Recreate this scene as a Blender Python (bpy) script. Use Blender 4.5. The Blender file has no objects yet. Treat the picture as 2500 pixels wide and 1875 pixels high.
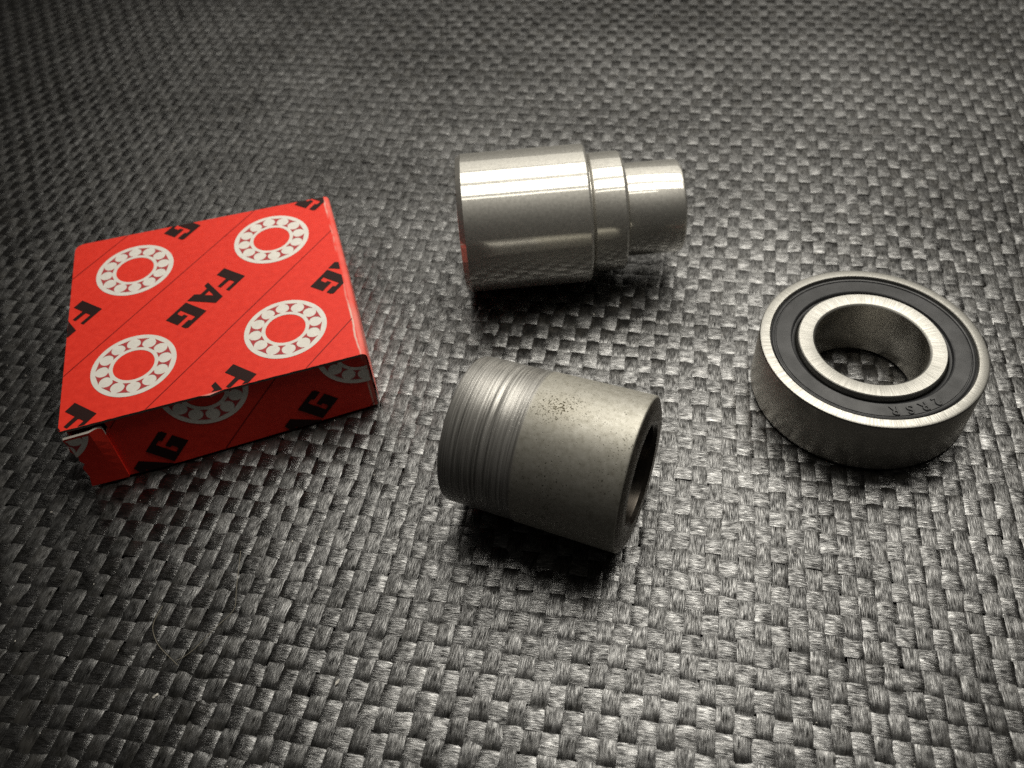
import bpy, bmesh, math, random
import numpy as np
from mathutils import Matrix, Vector

random.seed(7)
rng = np.random.default_rng(11)
MM = 0.001
scene = bpy.context.scene
COL = scene.collection

# ------------------------------------------------------------------ camera
TH, ROLL, CAM_H, FPX = 0.848, -0.096, 135.54, 2090.4
fwd = Vector((0, math.cos(TH), -math.sin(TH)))
right0 = Vector((1, 0, 0))
up0 = right0.cross(fwd)
right = math.cos(ROLL) * right0 + math.sin(ROLL) * up0
up = -math.sin(ROLL) * right0 + math.cos(ROLL) * up0
cam_data = bpy.data.cameras.new('camera')
cam_data.sensor_width = 36.0
cam_data.lens = FPX / 2500.0 * 36.0
cam_data.clip_start = 0.005
cam_data.clip_end = 20.0
cam_data.dof.use_dof = True
cam_data.dof.focus_distance = 0.153
cam_data.dof.aperture_fstop = 23.0
cam = bpy.data.objects.new('camera', cam_data)
COL.objects.link(cam)
m = Matrix((right, up, -fwd)).transposed().to_4x4()
m.translation = Vector((0, 0, CAM_H * MM))
cam.matrix_world = m
scene.camera = cam

# ------------------------------------------------------------------ world, lamps, exposure
world = bpy.data.worlds.new('World')
scene.world = world
world.use_nodes = True
bg = world.node_tree.nodes['Background']
bg.inputs['Color'].default_value = (1.0, 0.94, 0.86, 1)
bg.inputs['Strength'].default_value = 0.032


def strip_lamp(name, x0, x1, y0, y1, z, radiance, color=(1.0, 0.955, 0.855)):
    """rectangular area lamp facing down; power follows its area so radiance is set directly"""
    l = bpy.data.lights.new(name, 'AREA')
    l.shape = 'RECTANGLE'
    l.size = (x1 - x0) * MM
    l.size_y = (y1 - y0) * MM
    l.energy = radiance * math.pi * l.size * l.size_y
    l.color = color
    o = bpy.data.objects.new(name, l)
    COL.objects.link(o)
    o.location = ((x0 + x1) / 2 * MM, (y0 + y1) / 2 * MM, z * MM)
    o['kind'] = 'helper'
    return o


strip_lamp('bench_lamp_tube', -28, 90, 104, 113, 205, 4.5)
strip_lamp('bench_lamp_tube', -44, 80, 127, 182, 205, 7.0)
strip_lamp('bench_lamp_tube', 80, 190, 128, 182, 205, 9.5)
strip_lamp('bench_lamp_tube', -46, 225, 202, 290, 205, 5.2)
strip_lamp('back_fill_panel', -190, 340, 306, 580, 205, 1.15)  # unseen fill panel, widened to lift the far mat's sheen and plug's top

scene.view_settings.view_transform = 'Standard'
scene.view_settings.look = 'None'
scene.view_settings.exposure = 0.0
scene.view_settings.gamma = 1.0
scene.render.engine = 'CYCLES'
scene.cycles.use_denoising = False
scene.cycles.sample_clamp_indirect = 0.7
scene.cycles.max_bounces = 6

# ------------------------------------------------------------------ helpers


def link(o, parent=None):
    COL.objects.link(o)
    if parent is not None:
        o.parent = parent
    return o


def tag(o, label=None, cat=None, group=None, kind=None):
    if label:
        o['label'] = label
    if cat:
        o['category'] = cat
    if group:
        o['group'] = group
    if kind:
        o['kind'] = kind
    return o


def empty(name, loc, rot=(0, 0, 0)):
    o = bpy.data.objects.new(name, None)
    o.empty_display_size = 0.01
    o.location = [c * MM for c in loc]
    o.rotation_euler = rot
    return link(o)


def mesh_obj(name, verts, faces, mat, parent=None, smooth=None):
    """verts in millimetres"""
    me = bpy.data.meshes.new(name)
    me.from_pydata([tuple(c * MM for c in v) for v in verts], [], faces)
    if smooth is not None:
        me.polygons.foreach_set('use_smooth', [True] * len(me.polygons))
        me.set_sharp_from_angle(angle=math.radians(smooth))
    me.materials.append(mat)
    me.update()
    return link(bpy.data.objects.new(name, me), parent)


def lathe(profile, seg=160, closed=True):
    """profile (r, z) going round the section; returns verts, faces about local Z"""
    n = len(profile)
    verts, faces = [], []
    for i in range(seg):
        a = 2 * math.pi * i / seg
        ca, sa = math.cos(a), math.sin(a)
        for r, z in profile:
            verts.append((r * ca, r * sa, z))
    last = n if closed else n - 1
    for i in range(seg):
        j = (i + 1) % seg
        for k in range(last):
            l = (k + 1) % n
            faces.append((i * n + k, j * n + k, j * n + l, i * n + l))
    return verts, faces


def nodes_mat(name):
    mt = bpy.data.materials.new(name)
    mt.use_nodes = True
    nt = mt.node_tree
    b = nt.nodes['Principled BSDF']

    def N(t, **kw):
        n = nt.nodes.new(t)
        for k, v in kw.items():
            setattr(n, k, v)
        return n

    def L(a, b_):
        nt.links.new(a, b_)
    return mt, nt, b, N, L


def ramp(N, stops, interp='LINEAR'):
    r = N('ShaderNodeValToRGB')
    r.color_ramp.interpolation = interp
    e = r.color_ramp.elements
    while len(e) > 1:
        e.remove(e[-1])
    e[0].position, e[0].color = stops[0][0], (*stops[0][1], 1)
    for p, c in stops[1:]:
        k = e.new(p)
        k.color = (*c, 1)
    return r


def g(v):
    return (v, v, v)


# ------------------------------------------------------------------ materials


def mat_weave(name, ior, rough_lo, rough_hi, aniso, tone):
    mt, nt, b, N, L = nodes_mat(name)
    uv = N('ShaderNodeUVMap', uv_map='UVMap')
    # long fibres: stretched noise along the tape
    mp = N('ShaderNodeMapping')
    mp.inputs['Scale'].default_value = (0.5, 6.0, 1)
    L(uv.outputs['UV'], mp.inputs['Vector'])
    fib = N('ShaderNodeTexNoise')
    fib.inputs['Scale'].default_value = 1.0
    fib.inputs['Detail'].default_value = 4.0
    fib.inputs['Roughness'].default_value = 0.72
    L(mp.outputs['Vector'], fib.inputs['Vector'])
    # blotches from piece to piece
    mp2 = N('ShaderNodeMapping')
    mp2.inputs['Scale'].default_value = (0.22, 0.22, 1)
    L(uv.outputs['UV'], mp2.inputs['Vector'])
    blo = N('ShaderNodeTexNoise')
    blo.inputs['Scale'].default_value = 1.0
    blo.inputs['Detail'].default_value = 2.0
    L(mp2.outputs['Vector'], blo.inputs['Vector'])
    mix = N('ShaderNodeMath', operation='MULTIPLY')
    L(fib.outputs['Fac'], mix.inputs[0])
    L(blo.outputs['Fac'], mix.inputs[1])
    cr = ramp(N, [(0.14, (0.002, 0.002, 0.002)), (0.26, (0.010 * tone, 0.0095 * tone, 0.0086 * tone)), (0.40, (0.038 * tone, 0.036 * tone, 0.032 * tone))])
    L(mix.outputs[0], cr.inputs['Fac'])
    L(cr.outputs['Color'], b.inputs['Base Color'])
    rr = ramp(N, [(0.38, g(rough_hi)), (0.60, g(rough_lo))])
    L(fib.outputs['Fac'], rr.inputs['Fac'])
    L(rr.outputs['Color'], b.inputs['Roughness'])
    b.inputs['IOR'].default_value = ior
    # worn patches are duller
    wn = N('ShaderNodeTexNoise')
    wn.inputs['Scale'].default_value = 1.0
    wn.inputs['Detail'].default_value = 3.0
    mp3 = N('ShaderNodeMapping')
    mp3.inputs['Scale'].default_value = (0.5, 0.8, 1)
    L(uv.outputs['UV'], mp3.inputs['Vector'])
    L(mp3.outputs['Vector'], wn.inputs['Vector'])
    sm = N('ShaderNodeMath', operation='MULTIPLY_ADD')
    sm.inputs[1].default_value = 0.55
    L(wn.outputs['Fac'], sm.inputs[0])
    L(fib.outputs['Fac'], sm.inputs[2])
    sp = ramp(N, [(0.60, g(0.03)), (0.80, g(0.40)), (0.98, g(0.95))])
    mp4 = N('ShaderNodeMapping')
    mp4.inputs['Scale'].default_value = (0.6, 10.0, 1)
    mp4.inputs['Location'].default_value = (31.0, 17.0, 0)
    L(uv.outputs['UV'], mp4.inputs['Vector'])
    ck = N('ShaderNodeTexNoise')
    ck.inputs['Scale'].default_value = 1.0
    ck.inputs['Detail'].default_value = 2.0
    L(mp4.outputs['Vector'], ck.inputs['Vector'])
    ckr = ramp(N, [(0.40, g(0.0)), (0.50, g(1.0))])
    L(ck.outputs['Fac'], ckr.inputs['Fac'])
    sm2 = N('ShaderNodeMath', operation='MULTIPLY_ADD')
    sm2.inputs[1].default_value = 0.16
    L(ckr.outputs['Color'], sm2.inputs[0])
    sm3 = N('ShaderNodeMath', operation='SUBTRACT')
    sm3.inputs[1].default_value = 0.12
    L(sm.outputs[0], sm3.inputs[0])
    L(sm3.outputs[0], sm2.inputs[2])
    # handled and dusty areas of the mat, and tapes that differ from one another
    geo = N('ShaderNodeNewGeometry')
    dn = N('ShaderNodeTexNoise')
    dn.inputs['Scale'].default_value = 22
    dn.inputs['Detail'].default_value = 4
    L(geo.outputs['Position'], dn.inputs['Vector'])
    oi = N('ShaderNodeObjectInfo')
    t1 = N('ShaderNodeMath', operation='MULTIPLY_ADD')
    t1.inputs[1].default_value = 0.22
    t1.inputs[2].default_value = -0.11
    L(dn.outputs['Fac'], t1.inputs[0])
    t2 = N('ShaderNodeMath', operation='MULTIPLY_ADD')
    t2.inputs[1].default_value = 0.07
    L(oi.outputs['Random'], t2.inputs[0])
    L(t1.outputs[0], t2.inputs[2])
    t3 = N('ShaderNodeMath', operation='ADD')
    L(t2.outputs[0], t3.inputs[0])
    L(sm2.outputs[0], t3.inputs[1])
    t4 = N('ShaderNodeMath', operation='SUBTRACT')
    t4.inputs[1].default_value = 0.035
    L(t3.outputs[0], t4.inputs[0])
    L(t4.outputs[0], sp.inputs['Fac'])
    L(sp.outputs['Color'], b.inputs['Specular IOR Level'])
    b.inputs['Anisotropic'].default_value = aniso
    b.inputs['Anisotropic Rotation'].default_value = 0.25
    tg = N('ShaderNodeTangent', direction_type='UV_MAP', uv_map='UVMap')
    L(tg.outputs['Tangent'], b.inputs['Tangent'])
    bp = N('ShaderNodeBump')
    bp.inputs['Strength'].default_value = 0.4
    bp.inputs['Distance'].default_value = 0.00014
    L(fib.outputs['Fac'], bp.inputs['Height'])
    L(bp.outputs['Normal'], b.inputs['Normal'])
    return mt


def mat_plain(name, col, rough=0.6, metal=0.0, spec=0.5):
    mt, nt, b, N, L = nodes_mat(name)
    tc = N('ShaderNodeTexCoord')
    no = N('ShaderNodeTexNoise')
    no.inputs['Scale'].default_value = 900
    no.inputs['Detail'].default_value = 4
    L(tc.outputs['Object'], no.inputs['Vector'])
    mx = N('ShaderNodeMix', data_type='RGBA')
    mx.inputs['A'].default_value = (*[c * 0.85 for c in col], 1)
    mx.inputs['B'].default_value = (*[min(1, c * 1.12) for c in col], 1)
    L(no.outputs['Fac'], mx.inputs['Factor'])
    L(mx.outputs['Result'], b.inputs['Base Color'])
    b.inputs['Roughness'].default_value = rough
    b.inputs['Metallic'].default_value = metal
    b.inputs['Specular IOR Level'].default_value = spec
    return mt


def mat_card():
    """red coated carton, crease on the right side rubbed through to paper"""
    mt, nt, b, N, L = nodes_mat('red_carton')
    tc = N('ShaderNodeTexCoord')
    no = N('ShaderNodeTexNoise')
    no.inputs['Scale'].default_value = 700
    no.inputs['Detail'].default_value = 5
    L(tc.outputs['Object'], no.inputs['Vector'])
    cr = ramp(N, [(0.3, (0.76, 0.030, 0.015)), (0.7, (0.87, 0.042, 0.022))])
    L(no.outputs['Fac'], cr.inputs['Fac'])
    # wear close to the folded right edge
    sx = N('ShaderNodeSeparateXYZ')
    L(tc.outputs['Object'], sx.inputs['Vector'])
    d = N('ShaderNodeMath', operation='SUBTRACT')
    d.inputs[1].default_value = 28.35 * MM
    L(sx.outputs['X'], d.inputs[0])
    wob = N('ShaderNodeTexNoise')
    wob.inputs['Scale'].default_value = 120
    wob.inputs['Detail'].default_value = 6
    L(tc.outputs['Object'], wob.inputs['Vector'])
    wsh = N('ShaderNodeMath', operation='MULTIPLY_ADD')
    wsh.inputs[1].default_value = 1.3 * MM
    L(wob.outputs['Fac'], wsh.inputs[0])
    L(d.outputs[0], wsh.inputs[2])
    wsc = N('ShaderNodeMath', operation='SUBTRACT')
    wsc.inputs[1].default_value = 0.65 * MM
    L(wsh.outputs[0], wsc.inputs[0])
    ab = N('ShaderNodeMath', operation='ABSOLUTE')
    L(wsc.outputs[0], ab.inputs[0])
    line = N('ShaderNodeMapRange')
    line.inputs['From Min'].default_value = 0.05 * MM
    line.inputs['From Max'].default_value = 0.3 * MM
    line.inputs['To Min'].default_value = 1
    line.inputs['To Max'].default_value = 0
    L(ab.outputs[0], line.inputs['Value'])
    wn = N('ShaderNodeTexNoise')
    wn.inputs['Scale'].default_value = 95
    wn.inputs['Detail'].default_value = 8
    L(tc.outputs['Object'], wn.inputs['Vector'])
    wr = ramp(N, [(0.40, g(0)), (0.55, g(1))])
    L(wn.outputs['Fac'], wr.inputs['Fac'])
    m1 = N('ShaderNodeMath', operation='MULTIPLY')
    L(line.outputs['Result'], m1.inputs[0])
    L(wr.outputs['Color'], m1.inputs[1])
    # rubbed band on the roll of the fold
    band = N('ShaderNodeMapRange')
    band.inputs['From Min'].default_value = 28.45 * MM
    band.inputs['From Max'].default_value = 28.7 * MM
    L(sx.outputs['X'], band.inputs['Value'])
    br = ramp(N, [(0.35, g(0.08)), (0.65, g(0.38))])
    L(wn.outputs['Fac'], br.inputs['Fac'])
    m2 = N('ShaderNodeMath', operation='MULTIPLY')
    L(band.outputs['Result'], m2.inputs[0])
    L(br.outputs['Color'], m2.inputs[1])
    mxx = N('ShaderNodeMath', operation='MAXIMUM')
    L(m1.outputs[0], mxx.inputs[0])
    L(m2.outputs[0], mxx.inputs[1])
    fe = N('ShaderNodeMapRange')
    fe.inputs['From Min'].default_value = -28.15 * MM
    fe.inputs['From Max'].default_value = -28.5 * MM
    ysk = N('ShaderNodeMath', operation='MULTIPLY_ADD')
    ysk.inputs[1].default_value = -0.8 / 58.0
    L(sx.outputs['X'], ysk.inputs[0])
    L(sx.outputs['Y'], ysk.inputs[2])
    L(ysk.outputs[0], fe.inputs['Value'])
    fe2 = N('ShaderNodeMath', operation='MULTIPLY')
    L(fe.outputs['Result'], fe2.inputs[0])
    L(wr.outputs['Color'], fe2.inputs[1])
    topm = N('ShaderNodeMath', operation='GREATER_THAN')
    topm.inputs[1].default_value = 15.65 * MM
    L(sx.outputs['Z'], topm.inputs[0])
    fe3 = N('ShaderNodeMath', operation='MULTIPLY')
    L(fe2.outputs[0], fe3.inputs[0])
    L(topm.outputs[0], fe3.inputs[1])
    fe4 = N('ShaderNodeMath', operation='MULTIPLY')
    fe4.inputs[1].default_value = 0.7
    L(fe3.outputs[0], fe4.inputs[0])
    mx0 = N('ShaderNodeMath', operation='MAXIMUM')
    L(fe4.outputs[0], mx0.inputs[0])
    L(mxx.outputs[0], mx0.inputs[1])
    mx = N('ShaderNodeMix', data_type='RGBA')
    mx.inputs['B'].default_value = (0.78, 0.55, 0.47, 1)
    L(mx0.outputs[0], mx.inputs['Factor'])
    L(cr.outputs['Color'], mx.inputs['A'])
    L(mx.outputs['Result'], b.inputs['Base Color'])
    b.inputs['Roughness'].default_value = 0.5
    b.inputs['Specular IOR Level'].default_value = 0.35
    bp = N('ShaderNodeBump')
    bp.inputs['Strength'].default_value = 0.12
    bp.inputs['Distance'].default_value = 0.0002
    L(no.outputs['Fac'], bp.inputs['Height'])
    L(bp.outputs['Normal'], b.inputs['Normal'])
    return mt


def mat_turned(name, base, rough, lines, aniso=0.6, mottling=0.15, bump=0.15, mscale=420, haze=0.0):
    """turned metal: grooves run round the local Z axis"""
    mt, nt, b, N, L = nodes_mat(name)
    tc = N('ShaderNodeTexCoord')
    sx = N('ShaderNodeSeparateXYZ')
    L(tc.outputs['Object'], sx.inputs['Vector'])
    cz = N('ShaderNodeCombineXYZ')
    L(sx.outputs['Z'], cz.inputs['Z'])
    gr = N('ShaderNodeTexNoise')
    gr.inputs['Scale'].default_value = lines
    gr.inputs['Detail'].default_value = 3
    L(cz.outputs['Vector'], gr.inputs['Vector'])
    mo = N('ShaderNodeTexNoise')
    mo.inputs['Scale'].default_value = mscale
    mo.inputs['Detail'].default_value = 5
    L(tc.outputs['Object'], mo.inputs['Vector'])
    mx = N('ShaderNodeMix', data_type='RGBA')
    mx.inputs['A'].default_value = (*[c * (1 - mottling) for c in base], 1)
    mx.inputs['B'].default_value = (*[min(1, c * (1 + mottling * 0.6)) for c in base], 1)
    L(mo.outputs['Fac'], mx.inputs['Factor'])
    L(mx.outputs['Result'], b.inputs['Base Color'])
    b.inputs['Metallic'].default_value = 1.0
    rr = ramp(N, [(0.3, g(rough * 0.85)), (0.7, g(rough * 1.2))])
    L(mo.outputs['Fac'], rr.inputs['Fac'])
    L(rr.outputs['Color'], b.inputs['Roughness'])
    b.inputs['Anisotropic'].default_value = aniso
    b.inputs['Anisotropic Rotation'].default_value = 0.25
    tg = N('ShaderNodeTangent', direction_type='RADIAL', axis='Z')
    L(tg.outputs['Tangent'], b.inputs['Tangent'])
    ad = N('ShaderNodeMath', operation='MULTIPLY_ADD')
    ad.inputs[1].default_value = 0.25
    L(mo.outputs['Fac'], ad.inputs[0])
    L(gr.outputs['Fac'], ad.inputs[2])
    bp = N('ShaderNodeBump')
    bp.inputs['Strength'].default_value = bump
    bp.inputs['Distance'].default_value = 0.00006
    L(ad.outputs[0], bp.inputs['Height'])
    L(bp.outputs['Normal'], b.inputs['Normal'])
    if haze:
        # micro-roughness of the cut metal: a second, wide lobe
        b2 = N('ShaderNodeBsdfPrincipled')
        b2.inputs['Metallic'].default_value = 1.0
        b2.inputs['Roughness'].default_value = 0.55
        L(bp.outputs['Normal'], b2.inputs['Normal'])
        L(mx.outputs['Result'], b2.inputs['Base Color'])
        ms = N('ShaderNodeMixShader')
        ms.inputs['Fac'].default_value = haze
        L(b.outputs[0], ms.inputs[1])
        L(b2.outputs[0], ms.inputs[2])
        L(ms.outputs[0], nt.nodes['Material Output'].inputs['Surface'])
    return mt


def mat_sleeve():
    """old steel sleeve: scored turned end, blotched grey skin with pits on the rest"""
    mt, nt, b, N, L = nodes_mat('worn_steel')
    tc = N('ShaderNodeTexCoord')
    sx = N('ShaderNodeSeparateXYZ')
    L(tc.outputs['Object'], sx.inputs['Vector'])
    # score lines: stretched around the axis (cylinder coords)
    at = N('ShaderNodeMath', operation='ARCTAN2')
    L(sx.outputs['Y'], at.inputs[0])
    ng = N('ShaderNodeMath', operation='MULTIPLY')
    ng.inputs[1].default_value = -1
    L(sx.outputs['X'], ng.inputs[0])
    L(ng.outputs[0], at.inputs[1])
    cc = N('ShaderNodeCombineXYZ')
    ax_ = N('ShaderNodeMath', operation='MULTIPLY')
    ax_.inputs[1].default_value = 0.45
    L(at.outputs[0], ax_.inputs[0])
    L(ax_.outputs[0], cc.inputs['X'])
    zs = N('ShaderNodeMath', operation='MULTIPLY')
    zs.inputs[1].default_value = 2100
    L(sx.outputs['Z'], zs.inputs[0])
    L(zs.outputs[0], cc.inputs['Y'])
    sc = N('ShaderNodeTexNoise')
    sc.inputs['Scale'].default_value = 1.3
    sc.inputs['Detail'].default_value = 7
    sc.inputs['Roughness'].default_value = 0.72
    L(cc.outputs['Vector'], sc.inputs['Vector'])
    # where it is turned
    tm = N('ShaderNodeMapRange')
    tm.inputs['From Min'].default_value = 13.2 * MM
    tm.inputs['From Max'].default_value = 13.7 * MM
    tm.inputs['To Min'].default_value = 1
    tm.inputs['To Max'].default_value = 0
    L(sx.outputs['Z'], tm.inputs['Value'])
    # skin blotches
    n1 = N('ShaderNodeTexNoise')
    n1.inputs['Scale'].default_value = 1000
    n1.inputs['Detail'].default_value = 9
    n1.inputs['Roughness'].default_value = 0.68
    L(tc.outputs['Object'], n1.inputs['Vector'])
    skin = ramp(N, [(0.30, (0.31, 0.295, 0.25)), (0.46, (0.42, 0.405, 0.355)), (0.72, (0.53, 0.515, 0.465))])
    L(n1.outputs['Fac'], skin.inputs['Fac'])
    # pits
    n2 = N('ShaderNodeTexNoise')
    n2.inputs['Scale'].default_value = 3300
    n2.inputs['Detail'].default_value = 2.5
    L(tc.outputs['Object'], n2.inputs['Vector'])
    n3 = N('ShaderNodeTexNoise')
    n3.inputs['Scale'].default_value = 95
    n3.inputs['Detail'].default_value = 2
    L(tc.outputs['Object'], n3.inputs['Vector'])
    # corroded patch on the top of the sleeve, scattered single pits elsewhere
    pc = N('ShaderNodeVectorMath', operation='SUBTRACT')
    pc.inputs[1].default_value = (-13.7 * MM, -1.0 * MM, 18.2 * MM)
    L(tc.outputs['Object'], pc.inputs[0])
    ps = N('ShaderNodeVectorMath', operation='MULTIPLY')
    ps.inputs[1].default_value = (140, 230, 150)
    L(pc.outputs[0], ps.inputs[0])
    pl = N('ShaderNodeVectorMath', operation='LENGTH')
    L(ps.outputs[0], pl.inputs[0])
    pw = N('ShaderNodeMapRange')
    pw.inputs['From Min'].default_value = 0.1
    pw.inputs['From Max'].default_value = 1.0
    pw.inputs['To Min'].default_value = 0.13
    pw.inputs['To Max'].default_value = 0.0
    L(pl.outputs['Value'], pw.inputs['Value'])
    p0 = N('ShaderNodeMath', operation='MULTIPLY')
    p0.inputs[1].default_value = 0.19
    L(n3.outputs['Fac'], p0.inputs[0])
    p1 = N('ShaderNodeMath', operation='ADD')
    L(p0.outputs[0], p1.inputs[0])
    L(pw.outputs['Result'], p1.inputs[1])
    pm = N('ShaderNodeMath', operation='ADD')
    L(n2.outputs['Fac'], pm.inputs[0])
    L(p1.outputs[0], pm.inputs[1])
    pr = ramp(N, [(0.75, g(0)), (0.80, g(1))])
    L(pm.outputs[0], pr.inputs['Fac'])
    pit = N('ShaderNodeMix', data_type='RGBA')
    pit.inputs['B'].default_value = (0.035, 0.03, 0.015, 1)
    L(pr.outputs['Color'], pit.inputs['Factor'])
    L(skin.outputs['Color'], pit.inputs['A'])
    # brownish stain around the pits
    sm = N('ShaderNodeMath', operation='MULTIPLY')
    sm.inputs[1].default_value = 2.6
    L(pw.outputs['Result'], sm.inputs[0])
    sn = N('ShaderNodeMath', operation='MULTIPLY')
    L(sm.outputs[0], sn.inputs[0])
    L(n1.outputs['Fac'], sn.inputs[1])
    st = N('ShaderNodeMix', data_type='RGBA')
    st.inputs['B'].default_value = (0.24, 0.20, 0.11, 1)
    L(sn.outputs[0], st.inputs['Factor'])
    L(pit.outputs['Result'], st.inputs['A'])
    tcol = ramp(N, [(0.33, (0.13, 0.126, 0.118)), (0.5, (0.38, 0.37, 0.35)), (0.66, (0.62, 0.61, 0.585))])
    L(sc.outputs['Fac'], tcol.inputs['Fac'])
    mx = N('ShaderNodeMix', data_type='RGBA')
    L(tm.outputs['Result'], mx.inputs['Factor'])
    L(st.outputs['Result'], mx.inputs['A'])
    L(tcol.outputs['Color'], mx.inputs['B'])
    L(mx.outputs['Result'], b.inputs['Base Color'])
    b.inputs['Metallic'].default_value = 0.65
    rg = N('ShaderNodeMix', data_type='FLOAT')
    rg.inputs['A'].default_value = 0.52
    rg.inputs['B'].default_value = 0.38
    L(tm.outputs['Result'], rg.inputs['Factor'])
    L(rg.outputs['Result'], b.inputs['Roughness'])
    h1 = N('ShaderNodeMath', operation='MULTIPLY')
    L(sc.outputs['Fac'], h1.inputs[0])
    L(tm.outputs['Result'], h1.inputs[1])
    h2 = N('ShaderNodeMath', operation='MULTIPLY_ADD')
    h2.inputs[1].default_value = -0.5
    L(pr.outputs['Color'], h2.inputs[0])
    L(h1.outputs[0], h2.inputs[2])
    h3 = N('ShaderNodeMath', operation='MULTIPLY_ADD')
    h3.inputs[1].default_value = 0.22
    L(n2.outputs['Fac'], h3.inputs[0])
    L(h2.outputs[0], h3.inputs[2])
    bp = N('ShaderNodeBump')
    bp.inputs['Strength'].default_value = 0.35
    bp.inputs['Distance'].default_value = 0.0001
    L(h3.outputs[0], bp.inputs['Height'])
    L(bp.outputs['Normal'], b.inputs['Normal'])
    return mt


def mat_ground_steel():
    """ground bearing steel with fine cross scratches"""
    mt, nt, b, N, L = nodes_mat('ground_steel')
    tc = N('ShaderNodeTexCoord')
    sx = N('ShaderNodeSeparateXYZ')
    L(tc.outputs['Object'], sx.inputs['Vector'])
    at = N('ShaderNodeMath', operation='ARCTAN2')
    L(sx.outputs['Y'], at.inputs[0])
    L(sx.outputs['X'], at.inputs[1])
    ln = N('ShaderNodeVectorMath', operation='LENGTH')
    L(tc.outputs['Object'], ln.inputs[0])
    cc = N('ShaderNodeCombineXYZ')
    a2 = N('ShaderNodeMath', operation='MULTIPLY')
    a2.inputs[1].default_value = 52
    L(at.outputs[0], a2.inputs[0])
    L(a2.outputs[0], cc.inputs['X'])
    r2 = N('ShaderNodeMath', operation='MULTIPLY')
    r2.inputs[1].default_value = 230
    L(ln.outputs['Value'], r2.inputs[0])
    L(r2.outputs[0], cc.inputs['Y'])
    sc = N('ShaderNodeTexNoise')
    sc.inputs['Scale'].default_value = 1.6
    sc.inputs['Detail'].default_value = 4
    sc.inputs['Distortion'].default_value = 0.4
    L(cc.outputs['Vector'], sc.inputs['Vector'])
    cr = ramp(N, [(0.3, (0.29, 0.285, 0.262)), (0.5, (0.36, 0.352, 0.328)), (0.72, (0.42, 0.412, 0.385))])
    L(sc.outputs['Fac'], cr.inputs['Fac'])
    L(cr.outputs['Color'], b.inputs['Base Color'])
    b.inputs['Metallic'].default_value = 1.0
    rr = ramp(N, [(0.3, g(0.5)), (0.7, g(0.36))])
    L(sc.outputs['Fac'], rr.inputs['Fac'])
    L(rr.outputs['Color'], b.inputs['Roughness'])
    bp = N('ShaderNodeBump')
    bp.inputs['Strength'].default_value = 0.22
    bp.inputs['Distance'].default_value = 0.00006
    L(sc.outputs['Fac'], bp.inputs['Height'])
    L(bp.outputs['Normal'], b.inputs['Normal'])
    return mt


def mat_seal():
    mt, nt, b, N, L = nodes_mat('black_rubber_seal')
    tc = N('ShaderNodeTexCoord')
    n1 = N('ShaderNodeTexNoise')
    n1.inputs['Scale'].default_value = 240
    n1.inputs['Detail'].default_value = 6
    L(tc.outputs['Object'], n1.inputs['Vector'])
    b.inputs['Specular IOR Level'].default_value = 0.32
    cr = ramp(N, [(0.35, (0.016, 0.0165, 0.018)), (0.65, (0.034, 0.0345, 0.037))])
    L(n1.outputs['Fac'], cr.inputs['Fac'])
    L(cr.outputs['Color'], b.inputs['Base Color'])
    rr = ramp(N, [(0.3, g(0.42)), (0.7, g(0.27))])
    L(n1.outputs['Fac'], rr.inputs['Fac'])
    L(rr.outputs['Color'], b.inputs['Roughness'])
    bp = N('ShaderNodeBump')
    bp.inputs['Strength'].default_value = 0.25
    bp.inputs['Distance'].default_value = 0.0001
    L(n1.outputs['Fac'], bp.inputs['Height'])
    L(bp.outputs['Normal'], b.inputs['Normal'])
    return mt


M = dict(
    warp=mat_weave('warp_tape', 2.1, 0.27, 0.5, 0.7, 1.0),
    weft=mat_weave('weft_tape', 2.65, 0.23, 0.44, 0.8, 0.55),
    backing=mat_plain('mat_backing', (0.012, 0.012, 0.012), 0.9),
    card=mat_card(),
    paper=mat_plain('raw_board', (0.62, 0.58, 0.52), 0.8),
    cardedge=mat_plain('board_edge', (0.17, 0.145, 0.13), 0.9),
    white=mat_plain('white_ink', (0.80, 0.77, 0.71), 0.5, spec=0.35),
    black=mat_plain('black_ink', (0.024, 0.009, 0.008), 0.55, spec=0.2),
    rosy=mat_plain('dull_red_ink', (0.47, 0.055, 0.06), 0.5, spec=0.35),
    dark_red=mat_plain('dark_red_ink', (0.22, 0.004, 0.004), 0.5, spec=0.35),
    alu=mat_turned('turned_aluminium', (0.56, 0.547, 0.51), 0.085, 5200, 0.45, 0.35, 0.07, 1700, 0.58),
    alu_face=mat_turned('faced_aluminium', (0.52, 0.50, 0.46), 0.25, 900, 0.0, 0.1, 0.05, 2600, 0.4),
    sleeve=mat_sleeve(),
    endface=mat_turned('dark_cut_steel', (0.16, 0.145, 0.125), 0.5, 1400, 0.0, 0.4, 0.3, 700),
    bore=mat_turned('bored_steel', (0.62, 0.595, 0.54), 0.3, 2600, 0.3, 0.1, 0.05, 300),
    dark_bore=mat_turned('dark_steel_bore', (0.085, 0.075, 0.065), 0.36, 2600, 0.3, 0.4, 0.25, 600),  # bore steel set much darker than the outer wall
    steel=mat_ground_steel(),
    od=mat_turned('ground_steel_side', (0.62, 0.595, 0.54), 0.4, 3000, 0.3, 0.06, 0.03, 300),
    seal=mat_seal(),
    lint=mat_plain('pale_lint', (0.75, 0.72, 0.66), 0.8),
    hair=mat_plain('pale_hair', (0.42, 0.38, 0.29), 0.5),
)

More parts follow.
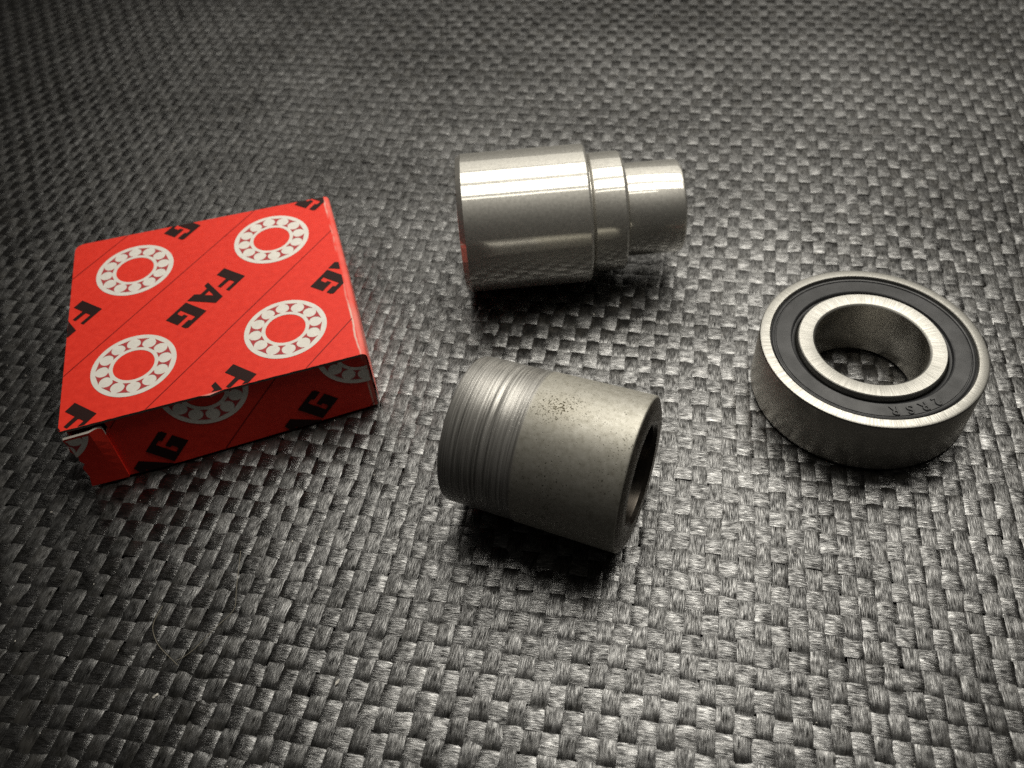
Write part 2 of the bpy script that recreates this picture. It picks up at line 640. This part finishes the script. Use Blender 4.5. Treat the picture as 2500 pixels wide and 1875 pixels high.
# ------------------------------------------------------------------ the woven mat
ANG = math.radians(-14.5)
EX = np.array([math.cos(ANG), math.sin(ANG)])
EY = np.array([-math.sin(ANG), math.cos(ANG)])
PU, PV = 2.9, 3.9            # warp pitch (across), weft pitch (along)
AMP = 0.10            # height of the weft crowns
AMPS = (0.10, 0.10)   # warps run nearly straight, wefts wave over them
HULL = np.array([(-250, 395), (255, 330), (130, -5), (-150, 5)], float)
HUV = np.stack([HULL @ EX, HULL @ EY], -1)


def span(axis, val):
    """interval of the other coordinate where the line axis=val crosses the mat outline"""
    o = 1 - axis
    hits = []
    for a, b_ in zip(HUV, np.roll(HUV, -1, 0)):
        if (a[axis] - val) * (b_[axis] - val) < 0:
            t = (val - a[axis]) / (b_[axis] - a[axis])
            hits.append(a[o] + t * (b_[o] - a[o]))
    return (min(hits), max(hits)) if len(hits) >= 2 else None


def warp_field(u, v):
    du = 0.55 * np.sin(v / 31.0 + u / 77.0) + 0.3 * np.sin(v / 13.7 - u / 41.0 + 1.3) + 0.7 * np.sin(u / 38.0 + v / 120 + .5)
    dv = 0.5 * np.sin(u / 36.0 - v / 90.0 + 2.0) + 0.25 * np.sin(u / 14.1 + v / 53.0) + 0.8 * np.sin(v / 44.0 + u / 140 + 1.1)
    return du, dv


back_verts = [(*p, -1.3) for p in (HULL * 1.6 - HULL.mean(0) * .6)]
mat_root = mesh_obj('woven_mat', back_verts, [(3, 2, 1, 0)], M['backing'])
tag(mat_root, 'black and grey mat woven from flat glossy tapes, under everything', 'mat', kind='structure')

TC = np.array([-1.0, -0.72, -0.25, 0.25, 0.72, 1.0])


def strand(name, axis, idx):
    p_self, p_other = (PU, PV) if axis == 0 else (PV, PU)
    c0 = idx * p_self + rng.normal(0, 0.07)
    sp = span(axis, c0)
    if sp is None or sp[1] - sp[0] < 8:
        return
    step = p_other / 6.0
    k0, k1 = math.floor(sp[0] / step), math.ceil(sp[1] / step)
    s = np.arange(k0, k1 + 1) * step
    n, q = len(s), len(TC)
    # interlacing height
    cell = np.round(s / p_other).astype(int)
    jit = np.clip(rng.normal(1.0, 0.16, 4000), 0.6, 1.4)
    a = AMPS[axis] * jit[(cell - cell.min()) % 4000]
    a = np.convolve(np.pad(a, 2, 'edge'), np.ones(5) / 5, 'valid')
    c = np.cos(math.pi * s / p_other)
    sgn = 1 if idx % 2 == 0 else -1
    if axis == 1:
        sgn = -sgn
    w = sgn * np.tanh(2.8 * c) / math.tanh(2.8)
    z = -AMP + a * w
    # width breathes a little, wider where the tape lies on top
    half = 0.5 * p_self * (0.96 + 0.03 * w) * (1 + 0.05 * np.sin(s / 17.0 + idx * 1.7) + np.clip(rng.normal(0, 0.035), -.07, .05))
    wob = 0.11 * np.sin(s / 9.3 + idx * 2.1) + 0.08 * np.sin(s / 4.1 + idx) + 0.12 * np.sin(s / 23.0 + idx * idx)
    S = np.repeat(s[:, None], q, 1)
    T = half[:, None] * TC[None, :]
    roll = rng.normal(0, 0.040, 4000)[(cell - cell.min()) % 4000]
    roll = np.convolve(np.pad(roll, 2, 'edge'), np.ones(5) / 5, 'valid')
    Z = z[:, None] - (0.05, 0.07)[axis] * TC[None, :] ** 2 - 0.05 * (np.abs(TC) > .9)[None, :] + roll[:, None] * T
    Cc = c0 + wob[:, None] + T
    U, V = (Cc, S) if axis == 0 else (S, Cc)
    du, dv = warp_field(U, V)
    U = U + du
    V = V + dv
    co = np.empty((n, q, 3))
    co[..., 0] = U * EX[0] + V * EY[0]
    co[..., 1] = U * EX[1] + V * EY[1]
    sag = 0.17 * (2 - np.sin(U / 11.0 + V / 29.0) - np.sin(V / 13.5 - U / 37.0 + 1.0))
    co[..., 2] = Z - sag * 0.5
    co = (co * MM).reshape(-1, 3)
    i = np.arange(n - 1)[:, None] * q + np.arange(q - 1)[None, :]
    if axis == 0:
        quads = np.stack([i, i + 1, i + q + 1, i + q], -1).reshape(-1, 4)
    else:
        quads = np.stack([i, i + q, i + q + 1, i + 1], -1).reshape(-1, 4)
    me = bpy.data.meshes.new(name)
    me.vertices.add(len(co))
    me.vertices.foreach_set('co', co.ravel())
    nq = len(quads)
    me.loops.add(nq * 4)
    me.loops.foreach_set('vertex_index', quads.ravel().astype(np.int32))
    me.polygons.add(nq)
    me.polygons.foreach_set('loop_start', np.arange(nq, dtype=np.int32) * 4)
    me.update(calc_edges=True)
    me.polygons.foreach_set('use_smooth', np.ones(nq, bool))
    uvl = me.uv_layers.new(name='UVMap')
    tt = np.repeat(TC[None, :] * p_self / 2, n, 0) + idx * 13.7 + axis * 1000
    uv = np.stack([S, tt], -1).reshape(-1, 2)
    uvl.data.foreach_set('uv', uv[quads.ravel()].astype(np.float32).ravel())
    me.materials.append(M['warp' if axis == 0 else 'weft'])
    me.update()
    link(bpy.data.objects.new(name, me), mat_root)


for i in range(math.floor(HUV[:, 0].min() / PU), math.ceil(HUV[:, 0].max() / PU) + 1):
    strand('warp_strand', 0, i)
for j in range(math.floor(HUV[:, 1].min() / PV), math.ceil(HUV[:, 1].max() / PV) + 1):
    strand('weft_strand', 1, j)

# ------------------------------------------------------------------ ball bearing
BW, BR = 12.94, 21.0
bearing = empty('ball_bearing', (69.70, 109.89, 0.0), (0, 0, 0.0))
tag(bearing, 'steel ball bearing with black rubber seal lying flat beside the hollow sleeve', 'bearing')
h = BW
out_prof = [(18.98, h - 0.12), (19.1, h), (20.55, h), (20.85, h - 0.12), (21.0, h - 0.45), (21.0, 0.75), (20.8, 0.25), (20.4, 0.0),
            (18.9, 0.0), (18.9, 1.0), (18.2, 3.0), (18.2, h - 3.0), (18.98, h - 1.1)]
v, f = lathe(out_prof, 192)
ring = mesh_obj('outer_ring', v, f, M['steel'], bearing, 28)
ring.data.materials.append(M['od'])
for p in ring.data.polygons:
    c = p.center
    if math.hypot(c.x, c.y) > 20.93 * MM:
        p.material_index = 1
in_prof = [(10.55, h - 0.35), (10.85, h - 0.05), (11.0, h), (13.5, h), (13.68, h - 0.12), (13.70, h - 0.9), (14.4, h - 3.0), (14.4, 3.0),
           (13.7, 0.9), (13.5, 0), (11.0, 0), (10.55, 0.5)]
v, f = lathe(in_prof, 192)
ring = mesh_obj('inner_ring', v, f, M['steel'], bearing, 28)
ring.data.materials.append(M['bore'])
for p in ring.data.polygons:
    c = p.center
    if math.hypot(c.x, c.y) < 10.62 * MM:
        p.material_index = 1
seal_prof = [(14.15, h - 1.35), (14.3, h - 1.25), (14.62, h - 1.2), (14.85, h - 0.62), (15.05, h - 0.5), (17.75, h - 0.5), (17.85, h - 0.62), (18.0, h - 0.62),
             (18.12, h - 0.42), (18.35, h - 0.36), (18.55, h - 0.42), (18.7, h - 0.7), (18.96, h - 0.75), (18.96, h - 1.3), (14.6, h - 1.6)]
v, f = lathe(seal_prof, 192)
seal = mesh_obj('seal', v, f, M['seal'], bearing, 30)
v, f = lathe([(14.5, 1.3), (14.5, 0.6), (18.85, 0.6), (18.85, 1.3)], 96)
mesh_obj('seal', v, f, M['seal'], bearing, 30)


def glyph_mesh(ch, size, depth, mat, parent, name):
    cu = bpy.data.curves.new('glyph', 'FONT')
    cu.body = ch
    cu.size = size * MM
    cu.extrude = depth * MM
    cu.bevel_depth = 0.04 * MM
    cu.align_x = 'CENTER'
    cu.align_y = 'CENTER'
    o = bpy.data.objects.new('glyph', cu)
    COL.objects.link(o)
    dg = bpy.context.evaluated_depsgraph_get()
    me = bpy.data.meshes.new_from_object(o.evaluated_get(dg))
    bpy.data.objects.remove(o)
    bpy.data.curves.remove(cu)
    me.name = name
    me.materials.clear()
    me.materials.append(mat)
    return link(bpy.data.objects.new(name, me), parent)


for ch, deg in (('2', -67.2), ('R', -76.6), ('S', -86.0), ('R', -95.5)):
    a = math.radians(deg)
    o = glyph_mesh(ch, 2.75, 0.16, M['seal'], seal, 'moulded_letter')
    o.location = (16.55 * math.cos(a) * MM, 16.55 * math.sin(a) * MM, (h - 0.50) * MM)
    o.rotation_euler = (0, 0, a - math.pi / 2)

# ------------------------------------------------------------------ stepped plug
R1, R2, R3 = 15.25, 13.12, 10.25
L1, L2, L3 = 28.15, 7.8, 13.0
plug = empty('stepped_plug', (-7.8, 155.4, R1), (0, math.pi / 2, -0.016))
plug.rotation_mode = 'XYZ'
tag(plug, 'solid turned aluminium plug with three stepped diameters lying behind the sleeve', 'machined plug')
# local +Z runs along the plug axis
v, f = lathe([(0.01, 0.0), (R1 - 0.75, 0.0), (R1 - 0.65, 0.05), (R1 - 0.1, 1.0), (R1, 1.2), (R1, L1 - 0.55), (R1 - 0.12, L1 - 0.3), (R1 - 0.45, L1), (R2 - 0.5, L1)], 192, False)
o = mesh_obj('large_step', v, f, M['alu'], plug, 25)
o.data.materials.append(M['alu_face'])
for p in o.data.polygons:
    if abs(p.normal.z) > 0.9:
        p.material_index = 1
z1 = L1
v, f = lathe([(R2 - 0.5, z1 + 0.002), (R2 - 0.5, z1 + 0.35), (R2 - 0.08, z1 + 0.8), (R2, z1 + 1.0), (R2, z1 + L2 - 0.5), (R2 - 0.4, z1 + L2), (R3 - 0.3, z1 + L2)], 192, False)
o = mesh_obj('middle_step', v, f, M['alu'], plug, 25)
o.data.materials.append(M['alu_face'])
for p in o.data.polygons:
    if abs(p.normal.z) > 0.9:
        p.material_index = 1
z2 = L1 + L2
v, f = lathe([(R3 - 0.3, z2 + 0.002), (R3 - 0.3, z2 + 0.3), (R3 - 0.04, z2 + 0.6), (R3, z2 + 0.8), (R3, z2 + L3 - 0.9), (R3 - 0.25, z2 + L3 - 0.35), (R3 - 0.8, z2 + L3), (0.01, z2 + L3)], 192, False)
o = mesh_obj('small_step', v, f, M['alu'], plug, 25)
o.data.materials.append(M['alu_face'])
for p in o.data.polygons:
    if abs(p.normal.z) > 0.9:
        p.material_index = 1

# ------------------------------------------------------------------ hollow sleeve
SA, SB, SL = 13.57, 13.95, 31.85
tilt = math.asin((SB - SA) / SL)
sleeve = empty('hollow_sleeve', (-8.5, 98.0, SA), (0, math.pi / 2 - tilt, -0.459))
tag(sleeve, 'worn grey steel sleeve with scored left half lying in front of the plug', 'sleeve')
prof = [(9.9, 0.3), (10.2, 0.0), (SA - 0.55, 0.0), (SA - 0.2, 0.12), (SA, 0.6)]
zz = 0.6
# scored, stepped turned length
for dz, r in ((3.2, SA + 0.0), (0.35, SA + 0.05), (2.4, SA + 0.045), (0.2, SA - 0.05), (0.35, SA - 0.05), (0.2, SA + 0.03), (0.5, SA + 0.03), (0.15, SA - 0.02), (0.3, SA - 0.02), (0.15, SA + 0.05), (1.2, SA + 0.06), (0.5, SA + 0.05), (2.9, SA + 0.06), (0.3, SA + 0.16)):
    zz += dz
    prof.append((r, zz))
SE = SL + 0.65
prof += [(SB - 0.02, SL - 1.6), (SB, SL - 0.3), (SB - 0.1, SL - 0.05), (SB - 0.3, SL + 0.1)]
v, f = lathe(prof, 192, False)
mesh_obj('outer_wall', v, f, M['sleeve'], sleeve, 25)
v, f = lathe([(SB - 0.3, SL + 0.1), (SB - 1.6, SE), (9.6, SE)], 192, False)
mesh_obj('end_face', v, f, M['endface'], sleeve, 25)
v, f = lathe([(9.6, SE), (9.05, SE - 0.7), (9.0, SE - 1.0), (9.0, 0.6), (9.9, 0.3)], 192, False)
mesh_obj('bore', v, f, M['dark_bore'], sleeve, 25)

# ------------------------------------------------------------------ carton
BH = 15.70
box = empty('bearing_carton', (-62.40, 138.55, 0.0), (0, 0, 0.208))
tag(box, 'small red cardboard bearing box printed with black FAG lettering and white bearing rings', 'box')
LID = [(-28.75, 28.5), (28.9, 26.3), (29.0, -27.8), (-29.0, -28.6)]


def round_corner(pts, rad, seg=6):
    out = []
    n = len(pts)
    for k in range(n):
        p = Vector(pts[k])
        a = (Vector(pts[k - 1]) - p).normalized()
        b_ = (Vector(pts[(k + 1) % n]) - p).normalized()
        r = rad[k]
        if r <= 0:
            out.append(tuple(p))
            continue
        for s in range(seg + 1):
            t = s / seg
            q = (1 - t) ** 2 * (p + a * r) + 2 * t * (1 - t) * p + t * t * (p + b_ * r)
            out.append(tuple(q))
    return out


# lid with a rolled fold going down into the right wall
NY = 40
verts, faces = [], []
prof_x = [(-1, 0)]
fold = [(0.0, 0.0), (0.35, -0.06), (0.7, -0.25), (0.95, -0.55), (1.08, -1.0), (1.1, -2.0), (1.1, -BH + 0.25)]


def edge_x(y):
    t = (y - LID[2][1]) / (LID[1][1] - LID[2][1])
    return LID[2][0] + t * (LID[1][0] - LID[2][0]) - 0.6


def sheet_top(outline, z, name, mat, parent, under=None, thick=0.6):
    """a thin board: top face of the outline, rim in raw board colour"""
    n = len(outline)
    vs = [(x, y, z) for x, y in outline] + [(x, y, z - thick) for x, y in outline]
    fs = [tuple(range(n - 1, -1, -1))] if False else [tuple(range(n))]
    fs.append(tuple(range(2 * n - 1, n - 1, -1)))
    rim = []
    for k in range(n):
        l = (k + 1) % n
        rim.append((k, k + n, l + n, l))
    me_faces = fs + rim
    o_ = mesh_obj(name, vs, me_faces, mat, parent)
    o_.data.materials.append(under or M['cardedge'])
    for p in o_.data.polygons:
        if p.index >= 1:
            p.material_index = 1
    # orientation: make sure first face looks up
    if o_.data.polygons[0].normal.z < 0:
        o_.data.flip_normals()
    return o_


xe_b, xe_f = edge_x(LID[1][1]), edge_x(LID[2][1])
lid_outline = round_corner([LID[0], (xe_b, LID[1][1]), (xe_f, LID[2][1]), LID[3]], [2.4, 0, 0, 0.5])
# the front edge of the lid is cut a little unevenly
fine = []
for k in range(len(lid_outline)):
    a, b_ = lid_outline[k], lid_outline[(k + 1) % len(lid_outline)]
    fine.append(a)
    if a[1] < -27 and b_[1] < -27 and abs(a[0] - b_[0]) > 20:
        for s in range(1, 60):
            t = s / 60
            x = a[0] + t * (b_[0] - a[0])
            dip = 0.55 * math.exp(-((x + 1.0) / 1.3) ** 2)
            fine.append((x, a[1] + t * (b_[1] - a[1]) + random.uniform(-.05, .05) - dip))
lid = sheet_top(fine, BH, 'lid_panel', M['card'], box)

# right wall + rolled fold
ys = np.linspace(LID[2][1], LID[1][1], NY)
verts = []
for y in ys:
    x = edge_x(y)
    bul = 0.25 * math.sin((y - LID[2][1]) / (LID[1][1] - LID[2][1]) * math.pi)
    for dx, dz in fold:
        verts.append((x + dx + (bul if dx > .5 else bul * dx), y, BH + dz - 0.005))
q = len(fold)
faces = [(i * q + k, (i) * q + k + 1, (i + 1) * q + k + 1, (i + 1) * q + k) for i in range(NY - 1) for k in range(q - 1)]
o = mesh_obj('right_wall', verts, faces, M['card'], box, 60)
o.data.flip_normals() if o.data.polygons[0].normal.z < 0 else None


def slab(name, x0, x1, y0, y1, z0, z1_, mat, parent):
    vs = [(x, y, z) for z in (z0, z1_) for y in (y0, y1) for x in (x0, x1)]
    fs = [(0, 2, 3, 1), (4, 5, 7, 6), (0, 1, 5, 4), (2, 6, 7, 3), (0, 4, 6, 2), (1, 3, 7, 5)]
    return mesh_obj(name, vs, fs, mat, parent)


FY = -27.45


def fy(x, z):
    # the front panel bellies out towards its lower left
    k = 1 - z / BH
    return FY - k * (0.5 + 2.0 * min(1.0, (29 - x) / 40.0))


slab('back_wall', -28.4, 28.2, 26.0, 26.4, 0.3, BH - 0.5, M['card'], box)
slab('left_wall', -28.5, -28.1, FY + 0.6, 25.9, 0.3, BH - 0.5, M['card'], box)
slab('bottom_panel', -28.4, 29.1, FY + 0.1, 26.3, 0.02, 0.28, M['card'], box)
# front panel bows a touch and is torn at its left end
front_out = [(-22.3, 0.5), (-11.0, 0.5), (29.0, 0.5), (29.25, BH - 1.0), (28.6, BH - 0.5), (-20.9, BH - 0.5), (-21.3, BH - 1.0), (-21.0, BH - 2.6), (-21.7, BH - 3.4), (-21.9, BH - 5.2)]
GRID_X = [-28 + 4.0 * k for k in range(15)]
GRID_Z = [2.0 * k for k in range(1, 8)]


def cut_grid(bm):
    for gx in GRID_X:
        bmesh.ops.bisect_plane(bm, geom=bm.verts[:] + bm.edges[:] + bm.faces[:], plane_co=(gx, 0, 0), plane_no=(1, 0, 0), dist=1e-7)
    for gz in GRID_Z:
        bmesh.ops.bisect_plane(bm, geom=bm.verts[:] + bm.edges[:] + bm.faces[:], plane_co=(0, gz, 0), plane_no=(0, 1, 0), dist=1e-7)


def curved_panel(name, outline, off, thick, parent):
    bm = bmesh.new()
    bm.faces.new([bm.verts.new((x, z, 0)) for x, z in outline])
    cut_grid(bm)
    bm.verts.index_update()
    vs_ = [(v_.co.x, fy(v_.co.x, v_.co.y) - off(v_.co.x, v_.co.y), v_.co.y) for v_ in bm.verts]
    fs_ = [tuple(v_.index for v_ in f_.verts) for f_ in bm.faces]
    rim = [tuple(v_.index for v_ in e_.verts) for e_ in bm.edges if e_.is_boundary]
    bm.free()
    n_, nf = len(vs_), len(fs_)
    vs_ += [(x, y + thick, z) for x, y, z in vs_]
    fs_ += [tuple(i_ + n_ for i_ in reversed(f_)) for f_ in fs_]
    fs_ += [(a_, b2, b2 + n_, a_ + n_) for a_, b2 in rim]
    o_ = mesh_obj(name, vs_, fs_, M['card'], parent)
    o_.data.materials.append(M['paper'])
    for p_ in o_.data.polygons:
        if p_.index >= nf and p_.center.z > (BH - 4.2) * MM:
            p_.material_index = 1
    return o_


front = curved_panel('front_panel', front_out, lambda x, z: 0.0, 0.4, box)
# side flap peeping out under the lid at the left
flap_out = round_corner([(-29.0, 0.5), (-21.75, 0.5), (-21.75, BH - 1.3), (-28.9, BH - 1.6)], [0.3, 0.2, 1.3, 0.2])
flap_out += [(-28.6, BH - 3.6), (-28.95, BH - 5.0), (-28.2, BH - 7.2), (-28.5, BH - 8.0), (-27.9, BH - 9.4), (-28.7, BH - 10.2), (-28.5, 3.0)]
flap = curved_panel('side_flap', flap_out, lambda x, z: 0.45 + 1.5 * (z / BH) ** 2 * min(1.0, (-21.0 - x) / 3.0), 0.55, box)
tag(flap, 'side flap with bare white paper edge')

# ---- print: lattice of rings, words and hairlines, clipped to each panel
PA, PRX, PRY = 30.18, -0.155, -0.397
LF = [[(-8.95, -3.15), (-6.5, -3.15), (-6.5, -0.42), (-3.75, -0.42), (-3.75, 0.5), (-6.3, 0.6), (-6.5, 0.85), (-6.5, 1.97), (-3.75, 1.97), (-3.75, 2.85), (-8.95, 2.85)]]
LA = [(-3.8, -3.2), (-2.65, -3.2), (-2.2, -2.08), (-0.2, -2.08), (0.4, -3.3), (2.65, -3.3), (0.38, 2.81), (-1.8, 2.81)]
LAH = [(-1.86, -1.1), (-0.44, -1.1), (-1.2, 0.75)]
LG = [(3.1, -3.2), (9.05, -3.2), (9.05, 0.12), (6.02, 0.12), (6.02, -0.9), (6.62, -1.03), (6.62, -2.1), (6.4, -2.42), (5.47, -2.42), (5.47, 1.7), (6.62, 1.7), (6.85, 1.08), (9.0, 1.08), (9.0, 2.2), (8.6, 2.68), (3.1, 2.68)]


def letter_polys():
    # A as two pieces so that its counter stays open
    A1 = [LA[0], LA[1], LA[2], LAH[0], LAH[2], (-1.0, 2.81), LA[7]]
    A2 = [LA[2], LA[3], LA[4], LA[5], LA[6], (-1.0, 2.81), LAH[2], LAH[1], LAH[0]]
    return LF + [A1, A2, LG]


def disc_ring(r0, r1, seg=72):
    out = []
    for k in range(seg):
        a, b_ = 2 * math.pi * k / seg, 2 * math.pi * (k + 1) / seg
        out.append([(r0 * math.cos(a), r0 * math.sin(a)), (r1 * math.cos(a), r1 * math.sin(a)), (r1 * math.cos(b_), r1 * math.sin(b_)), (r0 * math.cos(b_), r0 * math.sin(b_))])
    return out


RB, BRAD = 6.18, 1.32      # ball circle radius, ball radius


def hourglasses():
    out = []
    r_in, r_out = 4.92, 7.42
    st = 2 * math.pi / 12
    for k in range(12):
        mid = (k + 0.5) * st
        left, rightp = [], []
        for s in range(9):
            r = r_in + (r_out - r_in) * s / 8
            # half angle free of the neighbouring balls at this radius
            ch = max(0.0, BRAD ** 2 - (r - RB) ** 2)
            ball = math.sqrt(ch) / r
            hw = st / 2 - ball - 0.012
            hw = max(0.012, hw)
            left.append((r * math.cos(mid - hw), r * math.sin(mid - hw)))
            rightp.append((r * math.cos(mid + hw), r * math.sin(mid + hw)))
        for s in range(8):
            out.append([left[s], left[s + 1], rightp[s + 1], rightp[s]])
    return out


HG = hourglasses()
DR = disc_ring(4.08, 8.38)


def decal(name, polys, place, clip, lift, mat, parent, to3, bend=False):
    """polys in lattice space -> clipped to the panel outline -> thin print a hair above the board"""
    bm = bmesh.new()
    for poly in polys:
        pts = [place(p) for p in poly]
        try:
            bm.faces.new([bm.verts.new((x, y, 0)) for x, y in pts])
        except ValueError:
            pass
    bm.normal_update()
    bmesh.ops.triangulate(bm, faces=bm.faces[:])
    for k in range(len(clip)):
        a, b_ = Vector((*clip[k], 0)), Vector((*clip[(k + 1) % len(clip)], 0))
        d = b_ - a
        nrm = Vector((d.y, -d.x, 0)).normalized()
        bmesh.ops.bisect_plane(bm, geom=bm.verts[:] + bm.edges[:] + bm.faces[:], plane_co=a, plane_no=nrm, clear_outer=True, dist=1e-6)
    if not bm.faces:
        bm.free()
        return None
    if bend:
        cut_grid(bm)
    bmesh.ops.triangulate(bm, faces=bm.faces[:])
    vs = [to3(v_.co.x, v_.co.y, lift) for v_ in bm.verts]
    bm.verts.index_update()
    fs = [tuple(v_.index for v_ in f_.verts) for f_ in bm.faces]
    bm.free()
    return mesh_obj(name, vs, fs, mat, parent)


def print_panel(parent, cx, cy, clip, to3, flip, ks):
    bend = flip
    sgn = -1 if flip else 1
    e = Vector((-1, -1)) / math.sqrt(2) * sgn
    u = Vector((-e.y, e.x))
    for i, j in ks['rings']:
        c = (cx + i * PA, cy + j * PA)
        ring_o = decal('ring_print', DR, lambda p: (c[0] + p[0], c[1] + p[1]), clip, 0.05, M['white'], parent, to3, bend)
        if ring_o:
            decal('ball_gap_print', HG, lambda p: (c[0] + p[0], c[1] + p[1]), clip, 0.09, M['rosy'], parent, to3, bend)
    for i, j in ks['words']:
        c = Vector((cx + i * PA, cy + j * PA))
        for nm, pl in (('letter_print', LF), ('letter_print', letter_polys()[1:3]), ('letter_print', [LG])):
            decal(nm, pl, lambda p: tuple(c + e * p[0] + u * p[1]), clip, 0.07, M['black'], parent, to3, bend)
    for off in ks['lines']:
        # hairlines at 45 degrees
        o1 = Vector((cx, cy)) + Vector((-1, 1)) / math.sqrt(2) * off
        dr = Vector((1, 1)) / math.sqrt(2)
        nn = Vector((-1, 1)) / math.sqrt(2) * 0.11
        pl = [[tuple(o1 - dr * 60 - nn), tuple(o1 + dr * 60 - nn), tuple(o1 + dr * 60 + nn), tuple(o1 - dr * 60 + nn)]]
        decal('hairline_print', pl, lambda p: p, clip, 0.03, M['dark_red'], parent, to3, bend)


lid_clip = [(-28.95, -28.5), (28.35, -27.7), (28.25, 26.25), (-28.7, 28.4)]
half = [(-.5, .5), (.5, .5), (-.5, -.5), (.5, -.5)]
print_panel(lid, PRX, PRY, lid_clip, lambda x, y, l: (x, y, BH + l), False,
            dict(rings=half, words=[(0, 0), (-1, 0), (-1, -1), (0, -1), (1, 0), (1, 1), (0, 1)],
                 lines=[PA / math.sqrt(2) * k for k in (-1.5, -.5, .5, 1.5)]))
front_clip = [(-21.6, 0.4), (28.85, 0.4), (29.0, BH - 1.0), (-20.6, BH - 1.0)]
fcx, fcz = -17.2, 1.15
print_panel(front, fcx, fcz, front_clip, lambda x, y, l: (x, fy(x, y) - l - 0.03, y), True,
            dict(rings=[(.5, .5), (1.5, .5)], words=[(0, 0), (1, 0)], lines=[PA / math.sqrt(2) * k for k in (-1.5, -.5, .5)]))
flap_clip = [(-28.5, 0.6), (-21.9, 0.6), (-21.9, BH - 2.0), (-28.5, BH - 2.0)]
print_panel(flap, fcx, fcz, flap_clip, lambda x, y, l: (x, fy(x, y) - 0.48 - 1.5 * (y / BH) ** 2 * min(1.0, (-21.0 - x) / 3.0) - l, y), True,
            dict(rings=[(-.5, .5)], words=[], lines=[]))

# ------------------------------------------------------------------ lint and a stray hair on the mat


def hair(pts, label, r=0.03):
    cu = bpy.data.curves.new('stray_hair', 'CURVE')
    cu.dimensions = '3D'
    cu.bevel_depth = r * MM
    cu.bevel_resolution = 1
    sp = cu.splines.new('NURBS')
    sp.points.add(len(pts) - 1)
    for p, (x, y) in zip(sp.points, pts):
        p.co = (x * MM, y * MM, random.uniform(.05, .25) * MM, 1)
    sp.use_endpoint_u = True
    sp.order_u = 4
    cu.materials.append(M['hair'])
    t_ = bpy.data.objects.new('stray_hair', cu)
    COL.objects.link(t_)
    me = bpy.data.meshes.new_from_object(t_.evaluated_get(bpy.context.evaluated_depsgraph_get()))
    bpy.data.objects.remove(t_)
    bpy.data.curves.remove(cu)
    me.name = 'stray_hair'
    o_ = link(bpy.data.objects.new('stray_hair', me))
    tag(o_, label, 'hair', 'fine hairs on the mat')


hair([(-65.2, 75.2), (-66.6, 72.2), (-65.8, 69.9), (-64.3, 67.4), (-62.3, 65.7), (-60.4, 63.9)], 'short curved pale hair on the mat in front of the red box')
hair([(-52.7, 85.0), (-52.5, 80.4), (-52.4, 75.9), (-51.8, 73.2), (-53.9, 71.3), (-56.6, 68.4), (-58.8, 65.5), (-60.7, 64.8)], 'longer bent pale hair on the mat in front of the red box')


def lint(x, y, s, label):
    bm = bmesh.new()
    bmesh.ops.create_icosphere(bm, subdivisions=2, radius=1)
    ph = random.uniform(0, 6)
    for v_ in bm.verts:
        c = v_.co
        k = 1 + 0.35 * math.sin(5 * c.x + ph) * math.cos(4 * c.y) + 0.2 * math.sin(7 * c.z + ph)
        v_.co = Vector((c.x * k * s * 1.5 * MM, c.y * k * s * 0.55 * MM, c.z * k * s * 0.4 * MM))
    me = bpy.data.meshes.new('lint_speck')
    bm.to_mesh(me)
    bm.free()
    me.materials.append(M['lint'])
    o_ = link(bpy.data.objects.new('lint_speck', me))
    o_.location = (x * MM, y * MM, (s * .3) * MM)
    o_.rotation_euler = (0, 0, random.uniform(.3, 1.2))
    tag(o_, label, 'lint', 'lint specks on the mat')


lint(-33.1, 58.4, 0.42, 'white lint fleck near the bottom edge below the red box and sleeve')
lint(-63.2, 59.0, 0.30, 'pale lint fleck near the lower left corner below the short hair')

# fine dust and fibre crumbs: nobody could count them
bm = bmesh.new()
for _ in range(420):
    t, w_ = random.random(), random.random()
    x = -150 + 290 * t
    y = 25 + 300 * w_ ** 1.4
    r_ = random.uniform(0.04, 0.11)
    mtx = Matrix.Translation((x * MM, y * MM, 0.02 * MM)) @ Matrix.Rotation(random.uniform(0, 3.1), 4, 'Z') @ Matrix.Diagonal((r_ * random.uniform(1, 3) * MM, r_ * MM, r_ * 0.5 * MM, 1))
    bmesh.ops.create_icosphere(bm, subdivisions=1, radius=1, matrix=mtx)
me = bpy.data.meshes.new('dust')
bm.to_mesh(me)
bm.free()
me.materials.append(M['lint'])
tag(link(bpy.data.objects.new('dust', me)), 'pale dust specks scattered over the woven mat', 'dust', kind='stuff')
